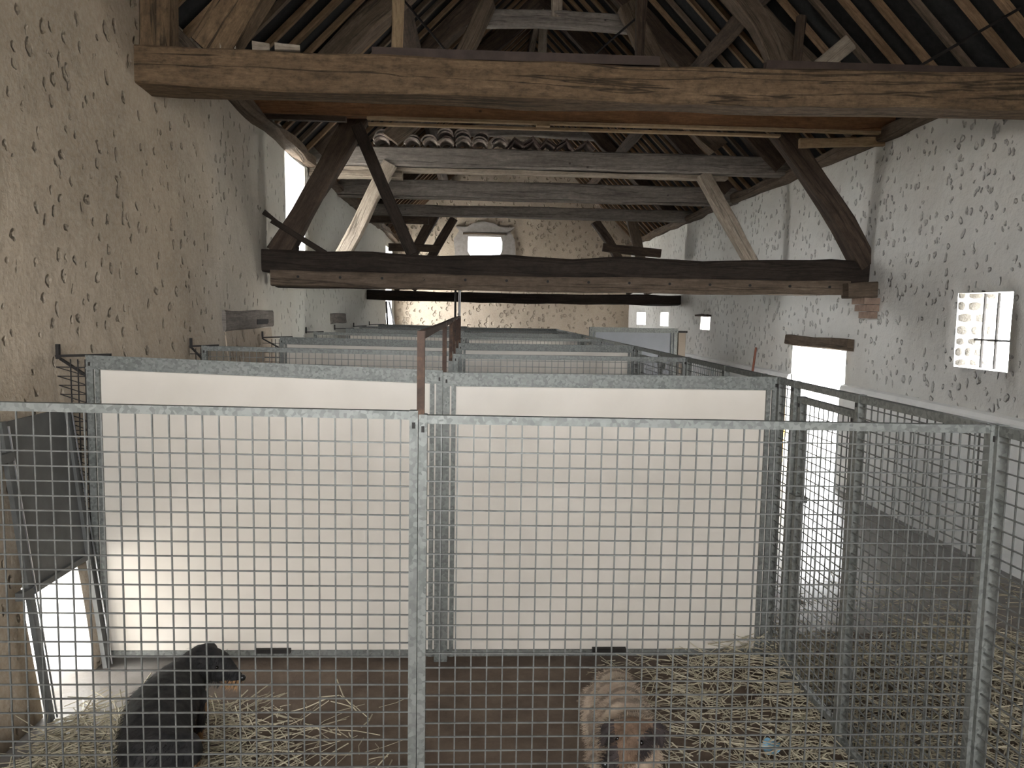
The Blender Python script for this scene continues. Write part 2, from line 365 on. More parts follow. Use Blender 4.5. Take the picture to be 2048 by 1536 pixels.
# floor and outside ground
V = []; Fc = []; nx, ny = 40, 120
for j in range(ny + 1):
    for i in range(nx + 1):
        x = XL - TL + (XR + TR - XL + TL) * i / nx; y = YF - .4 + (YB + .7 - YF + .2) * j / ny
        V.append((x, y, 0.006 * noise.noise((x * 1.7, y * 1.7, 0)) - 0.004))
for j in range(ny):
    for i in range(nx): b = j * (nx + 1) + i; Fc.append((b, b + 1, b + nx + 2, b + nx + 1))
tag(mesh_obj('floor', V, Fc, 'floor_concrete', smooth=True), kind='structure')
g = MB(); s_ = 60
g.v = [(-s_, -s_, -0.03), (s_, -s_, -0.03), (s_, s_, -0.03), (-s_, s_, -0.03)]; g.f = [(0, 1, 2, 3)]
tag(g.build('ground_outside', 'gravel'), kind='structure')
# smooth limewashed band along the foot of the right wall (two stretches either side of the doorway)
for n_, (y0, y1) in enumerate(((YF, 8.22), (9.66, 16.5))):
    V = []; Fc = []; N = int((y1 - y0) / 0.25)
    for i in range(N + 1):
        y = y0 + (y1 - y0) * i / N
        for dx, z in ((-0.035, -0.02), (-0.035, 1.10 + 0.012 * noise.noise((y, 4, 4))), (-0.02, 1.13), (0.03, 1.15), (0.03, -0.02)): V.append((XR + dx - 0.02 + 0.01 * noise.noise((y * .7, z, 2)), y, z))
    for i in range(N):
        for q in range(5): b = i * 5; r = (q + 1) % 5; Fc.append((b + q, b + r, b + 5 + r, b + 5 + q))
    Fc += [tuple(range(5)), tuple(reversed(range(N * 5, N * 5 + 5)))]
    tag(mesh_obj('baseboard_right', V, Fc, 'limewash'), kind='structure')

# ------------------------------------------------------------------ roof: felt, rafters, plates, purlins, ridge
T1_ = 5.35
def roof_z(x, off=0.0): return ZR + off - SLOPE * abs(x - XM)
for nm, sg in (('ceiling_left', -1), ('ceiling_right', 1)):
    xe = XM + sg * (XM - XL + 0.75); V = []
    for y in (YF - .8, YB + .9):
        for x in (XM, xe):
            for dz in (0.02, 0.06): V.append((x, y, roof_z(x, dz)))
    Fc = [(0, 1, 3, 2), (4, 6, 7, 5), (0, 4, 5, 1), (2, 3, 7, 6), (0, 2, 6, 4), (1, 5, 7, 3)]
    roof = tag(mesh_obj(nm, V, Fc, 'felt'), kind='structure')
    y = 0.2; N = 0
    while y < YB - 0.1:
        x1 = XM + sg * (XM - XL + 0.05 if sg < 0 else XR - XM + 0.05)
        yy = y + random.uniform(-.03, .03); w = random.uniform(.05, .066)
        nv = Vector((sg * SLOPE, 0, 1)).normalized()
        a = Vector((XM, yy, roof_z(XM, 0.0))) - nv * 0.03; b = Vector((x1, yy + random.uniform(-.03, .03), roof_z(x1, 0.0))) - nv * 0.03
        timber('rafter', a, b, w, 0.05, 'rafter_wood' if random.random() < .75 else 'oak_brown', roof, 0.002, upv=nv, cham=0.05, seg=3)
        y += 0.355
for sg, x, nm in ((-1, XL + 0.02, 'left'), (1, XR - 0.02, 'right')):
    o = timber('wall_plate', (x, T1_ if sg < 0 else YF, 3.66), (x, YB, 3.66), 0.20, 0.13, 'oak_brown', None, 0.022, cham=0.2)
    tag(o, 'rough brown timber plate along the top of the %s wall' % ('brown left' if sg < 0 else 'pale right'), 'wall plate')
    xp = XM + sg * 1.75; zp = roof_z(xp, -0.23)
    o = timber('purlin', (xp, YF, zp), (xp, YB, zp), 0.17, 0.19, 'oak_dark', None, 0.012, upv=(sg * SLOPE, 0, 1))
    tag(o, 'long dark purlin under the %s roof slope' % ('left' if sg < 0 else 'right'), 'purlin')
tag(timber('ridge_beam', (XM, YF, ZR - 0.2), (XM, YB, ZR - 0.2), 0.10, 0.2, 'oak_brown'), 'brown ridge beam along the peak of the roof', 'beam')

# ------------------------------------------------------------------ trusses
# 1: the big tan tie beam nearest the viewer
T1 = 5.16
t = empty('roof_truss', (XM, T1, 3.25), 'nearest roof truss on a massive tan oak tie beam with a long crack', 'roof truss')
timber('tie_beam', (XL - .05, T1, 3.342), (XR + .1, T1, 3.36), 0.26, 0.235, 'oak_tan', t, 0.009, bow=(0, 0, -0.03), cham=0.05)
timber('wall_post', (XL + .09, T1 + .05, 3.46), (XL + .09, T1 + .05, 4.3), 0.17, 0.2, 'oak_tan', t)
timber('principal_rafter', (XL + .42, T1, 3.45), (XM, T1, 6.55), 0.2, 0.25, 'oak_tan', t, 0.012, bow=(-.10, 0, .10), upv=(0, 0, 1))
for (x0, x1) in ((-0.68, 1.16), (1.86, 3.75)):
    c = MB().box(x0, x1, T1 - .05, T1 + .01, 3.45, 3.457).box(x0, x1, T1 - .05, T1 - .044, 3.45, 3.515).box(x0, x1, T1 + .004, T1 + .01, 3.45, 3.515)
    c.build('iron_channel', 'channel_iron', t)
for i, (x, w) in enumerate(((-1.42, .10), (-1.28, .15), (-1.62, .09))):
    o = timber('timber_offcut', (x, T1 - .07, 3.485), (x + w, T1 - .04, 3.49), 0.06, 0.05, 'oak_pale', None, 0.006, w2=0.05, h2=0.035, seg=3)
    tag(o, ['short pale wood offcut in the middle of three on the tan beam', 'longer wedge-shaped wood offcut on the tan beam', 'thin wood offcut on the tan beam nearest the curved rafter'][i], 'offcut', 'offcuts lying on the near tie beam')
# braces and iron ties standing behind the near beam
def high_truss(Y, lab, mat, collar_z, kp=True, post=True, seed=0):
    t = empty('roof_truss', (XM, Y, 3.75), lab, 'roof truss')
    timber('principal_rafter', (XL + .14, Y, 3.80), (XM, Y, 6.55), 0.19, 0.24, mat, t, 0.018, bow=(-.05, 0, -.03))
    timber('principal_rafter', (XR - .14, Y, 3.80), (XM, Y, 6.55), 0.19, 0.24, mat, t, 0.018, bow=(.05, 0, -.03))
    hw = (ZR - .3 - collar_z) / SLOPE
    timber('collar', (XM - hw, Y, collar_z), (XM + hw, Y, collar_z), 0.12, 0.2, 'oak_grey', t, 0.012, bow=(0, 0, .03))
    if kp: timber('king_post', (XM, Y, collar_z + .05), (XM, Y, ZR - .2), 0.13, 0.13, 'oak_pale', t)
    return t
a = high_truss(7.95, 'second roof truss, its low dark tie beam crossing over the pens', 'oak_brown', 5.75, kp=False)
timber('tie_beam', (XL - .02, 7.95, 2.325), (XR + .05, 7.95, 2.33), 0.24, 0.22, 'oak_black', a, 0.018, bow=(0, 0, -.02), cham=0.1)
lp = timber('bolted_plank', (XL + .1, 7.80, 2.155), (3.80, 7.80, 2.165), 0.07, 0.15, 'oak_brown', a, 0.008, bow=(0, 0, -.015))
for i in range(14):
    x = -1.75 + i * 0.41
    MB().tube([(x, 7.775, 2.17 - .0), (x, 7.757, 2.17)], 0.014, 8).build('bolt_head', 'black_iron', lp)
timber('lower_plank', (XL + .1, 8.02, 2.09), (-.2, 8.02, 2.10), 0.12, 0.05, 'oak_black', a)
timber('strut', (-1.98, 7.95, 2.40), (-1.17, 7.95, 3.80), 0.17, 0.21, 'oak_dark', a, 0.016, w2=.18, h2=.22)
timber('strut', (4.00, 7.9, 2.40), (3.02, 7.9, 3.76), 0.17, 0.20, 'oak_dark', a, 0.016, bow=(.02, 0, .03))
timber('brace', (-1.19, 7.85, 3.66), (-.64, 7.85, 2.42), 0.05, 0.12, 'oak_black', a, 0.004)
timber('brace', (-2.02, 7.86, 2.72), (-1.5, 7.86, 2.41), 0.04, 0.055, 'oak_black', a, 0.004)
timber('peg', (-2.10, 7.86, 2.80), (-1.93, 7.86, 2.68), 0.03, 0.05, 'oak_black', a, 0.006, w2=.02, h2=.02)
timber('rotten_stub', (-1.83, 7.94, 2.42), (-1.86, 7.94, 2.66), 0.10, 0.10, 'oak_black', a, 0.024, seg=7)
timber('end_block', (3.72, 7.72, 2.13), (XR + .02, 7.72, 2.15), 0.16, 0.15, 'oak_brown', a, 0.006)
b = high_truss(9.98, 'third roof truss with a pale strut each side below the grey beam', 'oak_dark', 5.45)
timber('tie_beam', (XL - .02, 9.98, 2.32), (XR + .05, 9.98, 2.32), 0.2, 0.17, 'oak_dark', b, 0.015)
timber('strut', (-1.80, 9.98, 2.36), (-1.10, 9.98, 3.68), 0.15, 0.17, 'oak_pale', b, 0.018, w2=.17, h2=.2)
timber('strut', (3.66, 9.98, 2.36), (2.86, 9.98, 3.66), 0.14, 0.15, 'oak_pale', b, 0.016)
c = high_truss(12.1, 'fourth roof truss between the two smaller grey cross beams', 'oak_dark', 5.2)
d = high_truss(15.3, 'farthest roof truss with a low dark tie beam near the gable', 'oak_dark', 5.3)
timber('tie_beam', (XL - .02, 15.3, 2.15), (XR + .05, 15.3, 2.15), 0.24, 0.20, 'oak_black', d, 0.012, bow=(0, 0, -.02))
for A, B, mt in (((-1.60, 15.3, 2.26), (-.80, 15.3, 3.75), 'oak_dark'), ((3.42, 15.3, 2.26), (3.00, 15.3, 3.75), 'oak_brown')):
    timber('strut', A, B, 0.17, 0.18, mt, d, 0.01)
timber('brace', (-1.25, 15.3, 2.26), (-.45, 15.3, 3.65), 0.14, 0.16, 'oak_dark', d, 0.01)
timber('brace', (3.05, 15.3, 2.26), (2.30, 15.3, 3.65), 0.14, 0.16, 'oak_dark', d, 0.01, bow=(.08, 0, .06))
timber('short_plank', (-1.7, 15.2, 3.06), (-.72, 15.2, 3.06), 0.06, 0.14, 'oak_dark', d)
timber('short_plank', (2.45, 15.2, 3.15), (3.6, 15.2, 3.05), 0.06, 0.16, 'oak_dark', d)
# raking props, posts and iron ties between the near beam and the roof
def prop(name, A, B, w, h, mat, label, cat='timber', **kw): return tag(timber(name, A, B, w, h, mat, None, kw.pop('jit', .012), **kw), label, cat)
prop('roof_post', (-.77, 7.55, 3.87), (-.77, 7.55, 5.25), 0.085, 0.09, 'pine_pale', 'slim pale pine post standing on the orange beam left of centre', 'post')
prop('roof_post', (1.52, 7.55, 3.87), (1.52, 7.55, 6.0), 0.09, 0.09, 'channel_iron' if False else 'oak_dark', 'slim dark post standing on the orange beam right of centre', 'post')
prop('roof_post', (3.02, 7.5, 3.85), (3.05, 7.5, 4.7), 0.07, 0.08, 'oak_dark', 'short dark post on the orange beam nearest the right wall', 'post')
prop('raking_strut', (-1.05, 9.6, 3.9), (.1, 9.6, 5.55), 0.17, 0.2, 'oak_brown', 'crooked brown strut leaning right above the roof tiles', 'strut', bow=(.08, 0, -.12), jit=.02)
prop('raking_strut', (2.95, 9.6, 3.9), (1.75, 9.6, 5.55), 0.17, 0.2, 'oak_brown', 'crooked brown strut leaning left opposite the roof tiles', 'strut', bow=(-.05, 0, -.14), jit=.02)
prop('raking_strut', (2.92, 7.4, 3.88), (2.05, 7.4, 5.1), 0.16, 0.18, 'oak_brown', 'weathered forked strut leaning left above the near tan beam', 'strut', bow=(.10, 0, .08), jit=.02)
prop('raking_strut', (2.62, 6.9, 3.72), (3.22, 6.9, 4.25), 0.14, 0.15, 'oak_pale', 'short pale strut leaning right above the near tan beam', 'strut', jit=.015)
for i, (A, B) in enumerate((((-.74, 7.6, 4.78), (.05, 7.6, 3.90)), ((1.55, 7.6, 4.72), (.62, 7.6, 3.9)), ((2.95, 5.25, 3.55), (3.62, 5.25, 3.95)))):
    o = MB().tube([A, B], 0.011, 6).build('iron_tie', 'black_iron')
    tag(o, ['thin iron tie rod slanting down from the pale pine post', 'thin iron tie rod slanting down from the dark roof post', 'thin iron tie rod rising to the right above the near beam'][i], 'tie rod')

# cross beams at plate level
def cross(Y, z0, z1, dep, mat, label, under=None, zr=None):
    t = empty('ceiling_beam', (XM, Y, z0), label, 'beam')
    timber('beam', (XL - .02, Y, (z0 + z1) / 2), (XR + .02, Y, (z0 + z1) / 2 + (zr or 0)), dep, z1 - z0, mat, t, 0.006, cham=0.06)
    return t
o = cross(7.62, 3.675, 3.84, 0.16, 'pine_orange', 'smooth orange pine cross beam just behind the near tan beam')
for (x0, x1, y, z, h) in ((-1.05, 4.0, 7.57, 3.66, .03), (-1.05, 2.95, 7.66, 3.625, .025), (-2.1, -1.25, 7.6, 3.65, .05)):
    timber('batten', (x0, y, z), (x1, y, z), 0.06, h, 'pine_pale' if x1 > 0 else 'oak_dark', o, 0.002, seg=4)
for (x0, y) in ((.55, 7.57),): timber('spacer_block', (x0, y, 3.64), (x0 + .13, y, 3.64), 0.07, 0.03, 'pine_pale', o, 0.002, seg=2)
timber('knee_board', (3.15, 7.66, 3.56), (4.0, 7.66, 3.60), 0.05, 0.09, 'pine_pale', o, 0.003, seg=3)
o = cross(10.0, 3.655, 3.885, 0.2, 'oak_grey', 'grey cross beam carrying the stacked roof tiles')
timber('under_plank', (-2.1, 10.05, 3.62), (3.2, 10.05, 3.62), 0.15, 0.05, 'oak_pale', o, 0.006)
timber('bearing_block', (-2.1, 10.05, 3.555), (-.95, 10.05, 3.555), 0.16, 0.09, 'oak_pale', o, 0.008)
o = cross(12.1, 3.59, 3.83, 0.2, 'oak_grey', 'grey cross beam second from the gable window')
timber('under_plank', (-2.1, 12.1, 3.57), (3.9, 12.1, 3.57), 0.12, 0.03, 'oak_grey', o, 0.004)
o = cross(14.7, 3.61, 3.81, 0.2, 'oak_grey', 'farthest grey cross beam just above the gable window')
timber('under_plank', (-2.1, 14.7, 3.53), (-.9, 14.7, 3.53), 0.12, 0.13, 'oak_dark', o, 0.004)

# ------------------------------------------------------------------ roof tiles stacked on the grey beam
def tile_mesh(ang=False):
    V = []; Fc = []; n = 10 if not ang else 2; L = 0.30
    for yi, (y, s) in enumerate(((-L / 2, 1.0), (L / 2, 0.86))):
        for r in (0.103, 0.086):
            for i in range(n + 1):
                if ang:
                    a = (-1 + i) ; x = a * (r + .01) * s; z = (1 - abs(a)) * (r - .005) * s
                else:
                    t = PI * (0.06 + 0.88 * i / n); x = -math.cos(t) * r * s; z = math.sin(t) * (r - .012) * s - .01
                V.append((x, y, z))
    m_ = n + 1
    for i in range(n):
        Fc += [(i, i + 1, 2 * m_ + i + 1, 2 * m_ + i), (m_ + i, 3 * m_ + i, 3 * m_ + i + 1, m_ + i + 1), (i, m_ + i, m_ + i + 1, i + 1), (2 * m_ + i, 2 * m_ + i + 1, 3 * m_ + i + 1, 3 * m_ + i)]
    for i in (0, n): Fc.append((i, 2 * m_ + i, 3 * m_ + i, m_ + i) if i == 0 else (i, m_ + i, 3 * m_ + i, 2 * m_ + i))
    me = bpy.data.meshes.new('roof_tile'); me.from_pydata(V, [], Fc); me.materials.append(MATS['ridge_tile' if ang else 'clay_tile']); me.update(); return me
tm, rm = tile_mesh(), tile_mesh(True)
ORD = ['first', 'second', 'third', 'fourth', 'fifth', 'sixth', 'seventh']
for i, (x, n) in enumerate(((-1.19, 3), (-.81, 2), (-.60, 2), (-.40, 4), (-.19, 4), (.03, 3), (.26, 2))):
    lift = 0
    for k_ in range(n):
        o = bpy.data.objects.new('roof_tile', tm); col.objects.link(o)
        lift += 0 if k_ == 0 else (0.032 if k_ != 2 else 0.055)
        o.location = (x + random.uniform(-.01, .01), 10.0 + random.uniform(-.03, .02) - .02, 3.905 + lift); o.rotation_euler = (0, random.uniform(-.05, .05), random.uniform(-.06, .06))
        pos = 'lowest' if k_ == 0 else ('topmost' if k_ == n - 1 else ('second lowest' if k_ == 1 else 'third lowest'))
        tag(o, 'curved clay roof tile on the grey beam, %s in the %s stack from the left' % (pos, ORD[i]), 'roof tile', 'curved tiles stacked on the grey beam')
for i, (x, n) in enumerate(((.46, 3), (.67, 4), (.86, 3), (1.08, 3), (1.34, 2))):
    for k_ in range(n):
        o = bpy.data.objects.new('ridge_tile', rm); col.objects.link(o)
        o.location = (x, 10.0 + random.uniform(-.03, .0), 3.895 + k_ * .016); o.rotation_euler = (0, (-.35, .3, -.3, .25, .2)[i] * .5, random.uniform(-.1, .1))
        tag(o, 'dark angled ridge tile, %s in the %s stack right of the curved tiles' % ('lowest' if k_ == 0 else ('topmost' if k_ == n - 1 else ('second lowest' if k_ == 1 else 'third lowest')), ORD[i]), 'roof tile', 'angled ridge tiles on the grey beam')

# ------------------------------------------------------------------ wall fittings
def lintel(nm, x, y0, y1, z0, z1, mat, label, hole=None):
    o = timber(nm, (x, y0, (z0 + z1) / 2), (x, y1, (z0 + z1) / 2), 0.12, z1 - z0, mat, None, 0.008)
    tag(o, label, 'lintel')
    if hole: MB().box(x + .05, x + .066, hole[0], hole[1], hole[2], hole[3]).build('mortise', 'black_iron', o)
    return o
lintel('lintel', XL - .035, 6.62, 8.15, 1.66, 1.835, 'oak_grey', 'grey oak lintel with a mortise hole in the left wall', (7.55, 7.95, 1.70, 1.75))
lintel('lintel', XL - .03, 11.4, 12.7, 1.64, 1.79, 'oak_grey', 'farther weathered lintel in the left wall behind the pens')
lintel('lintel', XR - .02, 8.06, 9.72, 1.51, 1.63, 'oak_brown', 'brown oak lintel over the bright doorway in the right wall')
lintel('lintel', XR - .02, 13.14, 13.86, 1.84, 1.875, 'oak_dark', 'small dark lintel over a square vent in the right wall')
# infilled doorway under the left lintel
V = []; Fc = []
o = MB(); o.v = [(left_x(y, z) + .012, y, z) for z in (0.0, .83, 1.66) for y in (6.65, 8.1)] + [(left_x(y, z) - .05, y, z) for z in (0.0, .83, 1.66) for y in (6.65, 8.1)]
o.f = [(0, 1, 3, 2), (2, 3, 5, 4), (0, 2, 8, 6), (2, 4, 10, 8), (1, 7, 9, 3), (3, 9, 11, 5), (4, 5, 11, 10), (0, 6, 7, 1)]
tag(o.build('infill_panel', 'plaster_gable'), 'walled-up doorway patch under the left wall lintel', 'wall patch')
# corbel below the right end of the low tie beam
t = empty('corbel', (XR - .05, 7.75, 1.9), 'brick corbel under the right end of the low dark tie beam', 'corbel')
for j, (z, w) in enumerate(((2.0, .26), (1.93, .24), (1.86, .18))): MB().box(XR - .16 + j * .03, XR + .06, 7.72 - w / 2, 7.72 + w / 2, z, z + .065).build('brick', 'brick_old', t)
# barred window in the right wall: bars, stones of the reveal
w_ = empty('window_1', (XR + .2, 6.0, 1.47), None, None); tag(w_, kind='structure')
for y in (5.86, 6.05, 6.22): MB().bar((XR + .16, y, 1.45), (XR + .16, y, 2.09), 0.016).build('bar', 'black_iron', w_)
MB().bar((XR + .16, 5.64, 1.70), (XR + .16, 6.34, 1.70), 0.016).build('bar', 'black_iron', w_)
rng = random.Random(3); z = 1.47
while z < 2.06:
    hh = rng.uniform(.06, .11); x = XR - .01
    while x < XR + .30:
        ww = rng.uniform(.07, .16)
        bm = bmesh.new(); bmesh.ops.create_icosphere(bm, subdivisions=2, radius=0.5)
        for v_ in bm.verts: v_.co = Vector((max(-.4, min(.4, v_.co.x)), v_.co.y, max(-.4, min(.4, v_.co.z)))) * (1 + .12 * noise.noise(v_.co * 3 + Vector((x * 9, z * 9, 0))))
        for v_ in bm.verts: v_.co = Vector((x + ww / 2 + v_.co.x * ww * 1.15, 6.335 + v_.co.y * .05, z + hh / 2 + v_.co.z * hh * 1.1)) - w_.location
        me = bpy.data.meshes.new('stone'); bm.to_mesh(me); bm.free(); me.materials.append(MATS['stone_pale'])
        so = bpy.data.objects.new('stone', me); col.objects.link(so); so.parent = w_
        x += ww + .008
    z += hh + .006
# gable window: mortar surround and frame
gw = empty('window_2', (.21, YB, 3.28), None, None); tag(gw, kind='structure')
pts = []; cx, cz = 0.21, 3.52
out = [(-.62, 2.9), (-.56, 3.35), (-.60, 3.7), (-.46, 3.92), (-.26, 4.02), (-.1, 4.12), (.15, 4.17), (.42, 4.13), (.62, 4.03), (.85, 3.93), (.98, 3.72), (1.0, 3.4), (1.04, 2.9)]
inn = [(-.24, 2.9), (-.24, 3.28), (-.24, 3.79), (.66, 3.79), (.66, 3.28), (.66, 2.9)]
V = []; Fc = []; yo = YB - .06
def rect_pt(q):
    a = math.atan2(q[1] - cz, q[0] - cx); dx, dz = math.cos(a), math.sin(a); s1 = min(.45 / abs(dx) if dx else 9, .26 / abs(dz) if dz else 9); return (cx + dx * s1, cz + dz * s1)
ring = out + [(.6, 2.85), (.2, 2.83), (-.3, 2.85)]
ring = sorted(ring, key=lambda q: math.atan2(q[1] - cz, q[0] - cx)); cor = [(-.24, 3.28), (.66, 3.28), (.66, 3.79), (-.24, 3.79)]
for q in cor: ring.append((cx + (q[0] - cx) * 1.7, cz + (q[1] - cz) * 1.9 if q[1] > cz else cz + (q[1] - cz) * 2.4))
ring = sorted(ring, key=lambda q: math.atan2(q[1] - cz, q[0] - cx)); n = len(ring)
for q in ring:
    i_ = rect_pt(q)
    V += [(q[0], yo, q[1]), (i_[0], yo - .01, i_[1]), (q[0], YB + .1, q[1]), (i_[0], YB + .1, i_[1])]
for i in range(n):
    j = (i + 1) % n; a, b = i * 4, j * 4
    Fc += [(a, b, b + 1, a + 1), (a, a + 2, b + 2, b), (a + 1, b + 1, b + 3, a + 3)]
mesh_obj('mortar_surround', V, Fc, 'mortar', gw)
timber('lintel', (-.36, YB - .06, 3.85), (.76, YB - .06, 3.85), 0.06, 0.045, 'oak_brown', gw, 0.004)
fr = MB(); fr.box(-.24, -.225, YB + .05, YB + .08, 3.28, 3.79).box(.645, .66, YB + .05, YB + .08, 3.28, 3.79).box(-.24, .66, YB + .05, YB + .08, 3.775, 3.79).box(-.24, .66, YB + .05, YB + .08, 3.28, 3.295)
fr.build('window_frame', 'limewash', gw)

# ------------------------------------------------------------------ guillotine hatch in the left wall
hx = lambda z: left_x(3.6, z) + .035
t = empty('sliding_hatch', (left_x(3.6, 0) + .03, 3.67, 0), 'dark steel guillotine hatch raised above a bright opening in the left wall', 'hatch')
V = []
for y in (3.42, 3.93):
    for z in (.585, 1.345): V += [(hx(z), y, z), (hx(z) + .008, y, z)]
Fc = [(0, 2, 3, 1), (4, 5, 7, 6), (0, 1, 5, 4), (2, 6, 7, 3), (0, 4, 6, 2), (1, 3, 7, 5)]
sl = mesh_obj('hatch_plate', V, Fc, 'hatch_steel', t)
MB().bar((hx(.59) + .012, 3.40, .59), (hx(.59) + .012, 3.95, .59), 0.022, 0.03).build('bottom_lip', 'hatch_steel', sl)
for y in (3.41, 3.94):
    MB().bar((hx(0) + .01, y, 0), (hx(1.35) + .01, y, 1.35), 0.035, 0.022, upv=(1, 0, 0)).build('guide_rail', 'hatch_steel', t)
    MB().bar((hx(0) + .034, y + .012, 0.01), (hx(1.33) + .03, y + .012, 1.33), 0.006).build('rail_edge', 'bright_steel', t)
MB().bar((hx(1.15) + .02, 2.95, 1.2), (hx(1.15) + .02, 3.42, 1.2), 0.03, 0.04).build('cross_bar', 'hatch_steel', t)
MB().bar((hx(.6) + .02, 3.33, .60), (hx(.6) + .02, 3.44, .60), 0.035).build('stop_pin', 'hatch_steel', t)

# ------------------------------------------------------------------ pen panels
SX, SZ = 0.0478, 0.0442
def panel(name, kind, axis, fixed, a0, a1, zt0, zt1, label, cat, group=None, z0=0.03, rail=0.03, face=-1, mesh_top=None, extras=True):
    """steel framed pen panel along X (axis 0) or Y (axis 1); zt0 / zt1 = top height at either end"""
    P = (lambda a, n, z: (a, fixed + n, z)) if axis == 0 else (lambda a, n, z: (fixed + n, a, z))
    base = P((a0 + a1) / 2, 0, 0); t = empty(name, base, label, cat, group)
    ax = Vector((1, 0, 0)) if axis == 0 else Vector((0, 1, 0)); nv = Vector((0, 1, 0)) if axis == 0 else Vector((1, 0, 0))
    rh = 0.062 if kind == 'sheet' else rail
    zt = lambda a: zt0 + (zt1 - zt0) * (a - a0) / (a1 - a0)
    r = MB().bar(P(a0, 0, zt(a0) - rh / 2), P(a1, 0, zt(a1) - rh / 2), rail, rh)
    if kind == 'sheet':
        for zz in (0.0, rh): r.bar(P(a0, face * rail * .62, zt(a0) - zz), P(a1, face * rail * .62, zt(a1) - zz), 0.008, 0.008)
    r.build('top_rail', 'galvanised', t)
    for a, sgn in ((a0, 1), (a1, -1)):
        st = MB().bar(P(a + sgn * rail / 2, 0, 0.0), P(a + sgn * rail / 2, 0, zt(a) + .002), rail, rail + .005, upv=nv)
        so = st.build('stile', 'galvanised', t)
        if kind == 'sheet':
            MB().bar(P(a + sgn * rail * 1.6, face * .004, 0.03), P(a + sgn * rail * 1.6, face * .004, zt(a) - rh), 0.022, rail * 1.05, upv=nv).build('sheet_channel', 'galvanised', t)
        if extras: MB().bar(P(a + sgn * rail / 2, face * (rail / 2 + .003), zt(a) - .05), P(a + sgn * rail / 2, face * (rail / 2 + .003), zt(a) - .032), 0.009, 0.008, upv=nv).build('slot', 'black_iron', so)
    MB().bar(P(a0 + rail, 0, z0 + rail / 2), P(a1 - rail, 0, z0 + rail / 2), rail, rail).build('bottom_rail', 'galvanised', t)
    if kind == 'sheet':
        s = MB(); q = .006; A0, A1 = a0 + rail, a1 - rail
        s.v = [P(A0, -q, z0 + .02), P(A1, -q, z0 + .02), P(A1, q, z0 + .02), P(A0, q, z0 + .02), P(A0, -q, zt(A0) - .03), P(A1, -q, zt(A1) - .03), P(A1, q, zt(A1) - .03), P(A0, q, zt(A0) - .03)]
        s.f = [(0, 3, 2, 1), (4, 5, 6, 7), (0, 1, 5, 4), (1, 2, 6, 5), (2, 3, 7, 6), (3, 0, 4, 7)]
        s.build('sheet', 'panel_white', t)
        if extras and axis == 0: 
            am = (a0 + a1) / 2 + .02
            MB().bar(P(am - .09, face * .025, z0 + .038), P(am + .09, face * .025, z0 + .038), .022, .022).build('drop_latch', 'black_iron', t)
    else:
        wm = MB(); wr = 0.0042; top = mesh_top or (lambda a: zt(a) - rail * .55)
        n = int(round((a1 - a0 - rail * 1.0) / SX)); off = ((a1 - a0) - n * SX) / 2
        for i in range(n + 1):
            a = a0 + off + i * SX
            wm.bar(P(a, face * .006, z0 + .01), P(a, face * .006, top(a)), wr, wr, upv=nv)
        zz = z0 + rail + .02
        while zz < min(top(a0), top(a1)) - .02:
            dz = (zt(a1) - zt(a0)) * (zz / zt(a0))
            wm.bar(P(a0 + rail * .3, face * .0095, zz), P(a1 - rail * .3, face * .0095, zz + dz), wr, wr); zz += SZ
        wm.build('wire_mesh', 'wire', t)
    return t
FY = 2.28
rows = [FY, 4.0, 5.78, 7.72, 9.70, 11.6, 13.5, 15.4]
XC, XS = -0.165, 1.60
WHERE = ['nearest', 'second', 'third', 'fourth', 'fifth', 'sixth', 'seventh', 'farthest']
for i, y in enumerate(rows):
    mk = 'mesh' if i % 2 == 0 else 'sheet'; kindname = 'wire_mesh_panel' if mk == 'mesh' else 'solid_pen_panel'
    x0 = left_x(y, .8) + (.02 if mk == 'mesh' else .1)
    x0 = -1.99 if i == 0 else (-1.955 if i == 1 else x0)
    desc = 'galvanised wire mesh panel' if mk == 'mesh' else 'solid cream pen panel'
    zl = (1.585, 1.565) if i == 0 else ((1.605, 1.552) if i == 1 else (1.575, 1.56))
    l = panel(kindname, mk, 0, y, x0, XC - .001, zl[0], zl[1], '%s of the left pens, %s row from the viewer' % (desc, WHERE[i]), 'pen panel', 'cross panels of the left pens', rail=.025 if i == 0 else .034, extras=i < 5)
    r = panel(kindname, mk, 0, y, XC + .001, XS - .005, 1.554 if i == 0 else 1.542, 1.542, '%s of the right pens, %s row from the viewer' % (desc, WHERE[i]), 'pen panel', 'cross panels of the right pens', rail=.025 if i == 0 else .034, extras=i < 5)
    if i > 0:   # iron wall bracket and scrap mesh closing the gap to the leaning wall
        xw = left_x(y, 1.6)
        bz = zl[0]
        B_ = MB().bar((xw + .02, y, bz + .055), (xw + .02, y, bz - .02), .016, .02).bar((xw + .01, y, bz - .005), (x0 + .12, y - .01, bz + .006), .02, .012)
        if i < 4: B_.bar((xw + .02, y + .02, bz - .02), (x0 + .02, y, bz - .12), .012, .012)
        B_.build('wall_bracket', 'black_iron', l)
        if i < 4:
            G = MB()
            for k_ in range(3):
                xx = x0 - .012 - k_ * .036; zb = .1
                while zb < bz and left_x(y, zb) > xx - .01: zb += .02
                if zb < bz - .1: G.bar((xx, y, zb), (xx, y, bz - .02), .005, .005, upv=(0, 1, 0))
            zz = bz - .06
            while zz > .7:
                xx = left_x(y, zz)
                if xx < x0 - .012:
                    G.bar((xx + .004, y - .004, zz), (x0, y - .004, zz), .0045, .0045)
                    if i == 1: G.bar((xx + .004, y - .004, zz), (x0, y - .004, zz - .045), .004, .004)
                zz -= .046
            G.build('gap_mesh', 'black_iron', l)
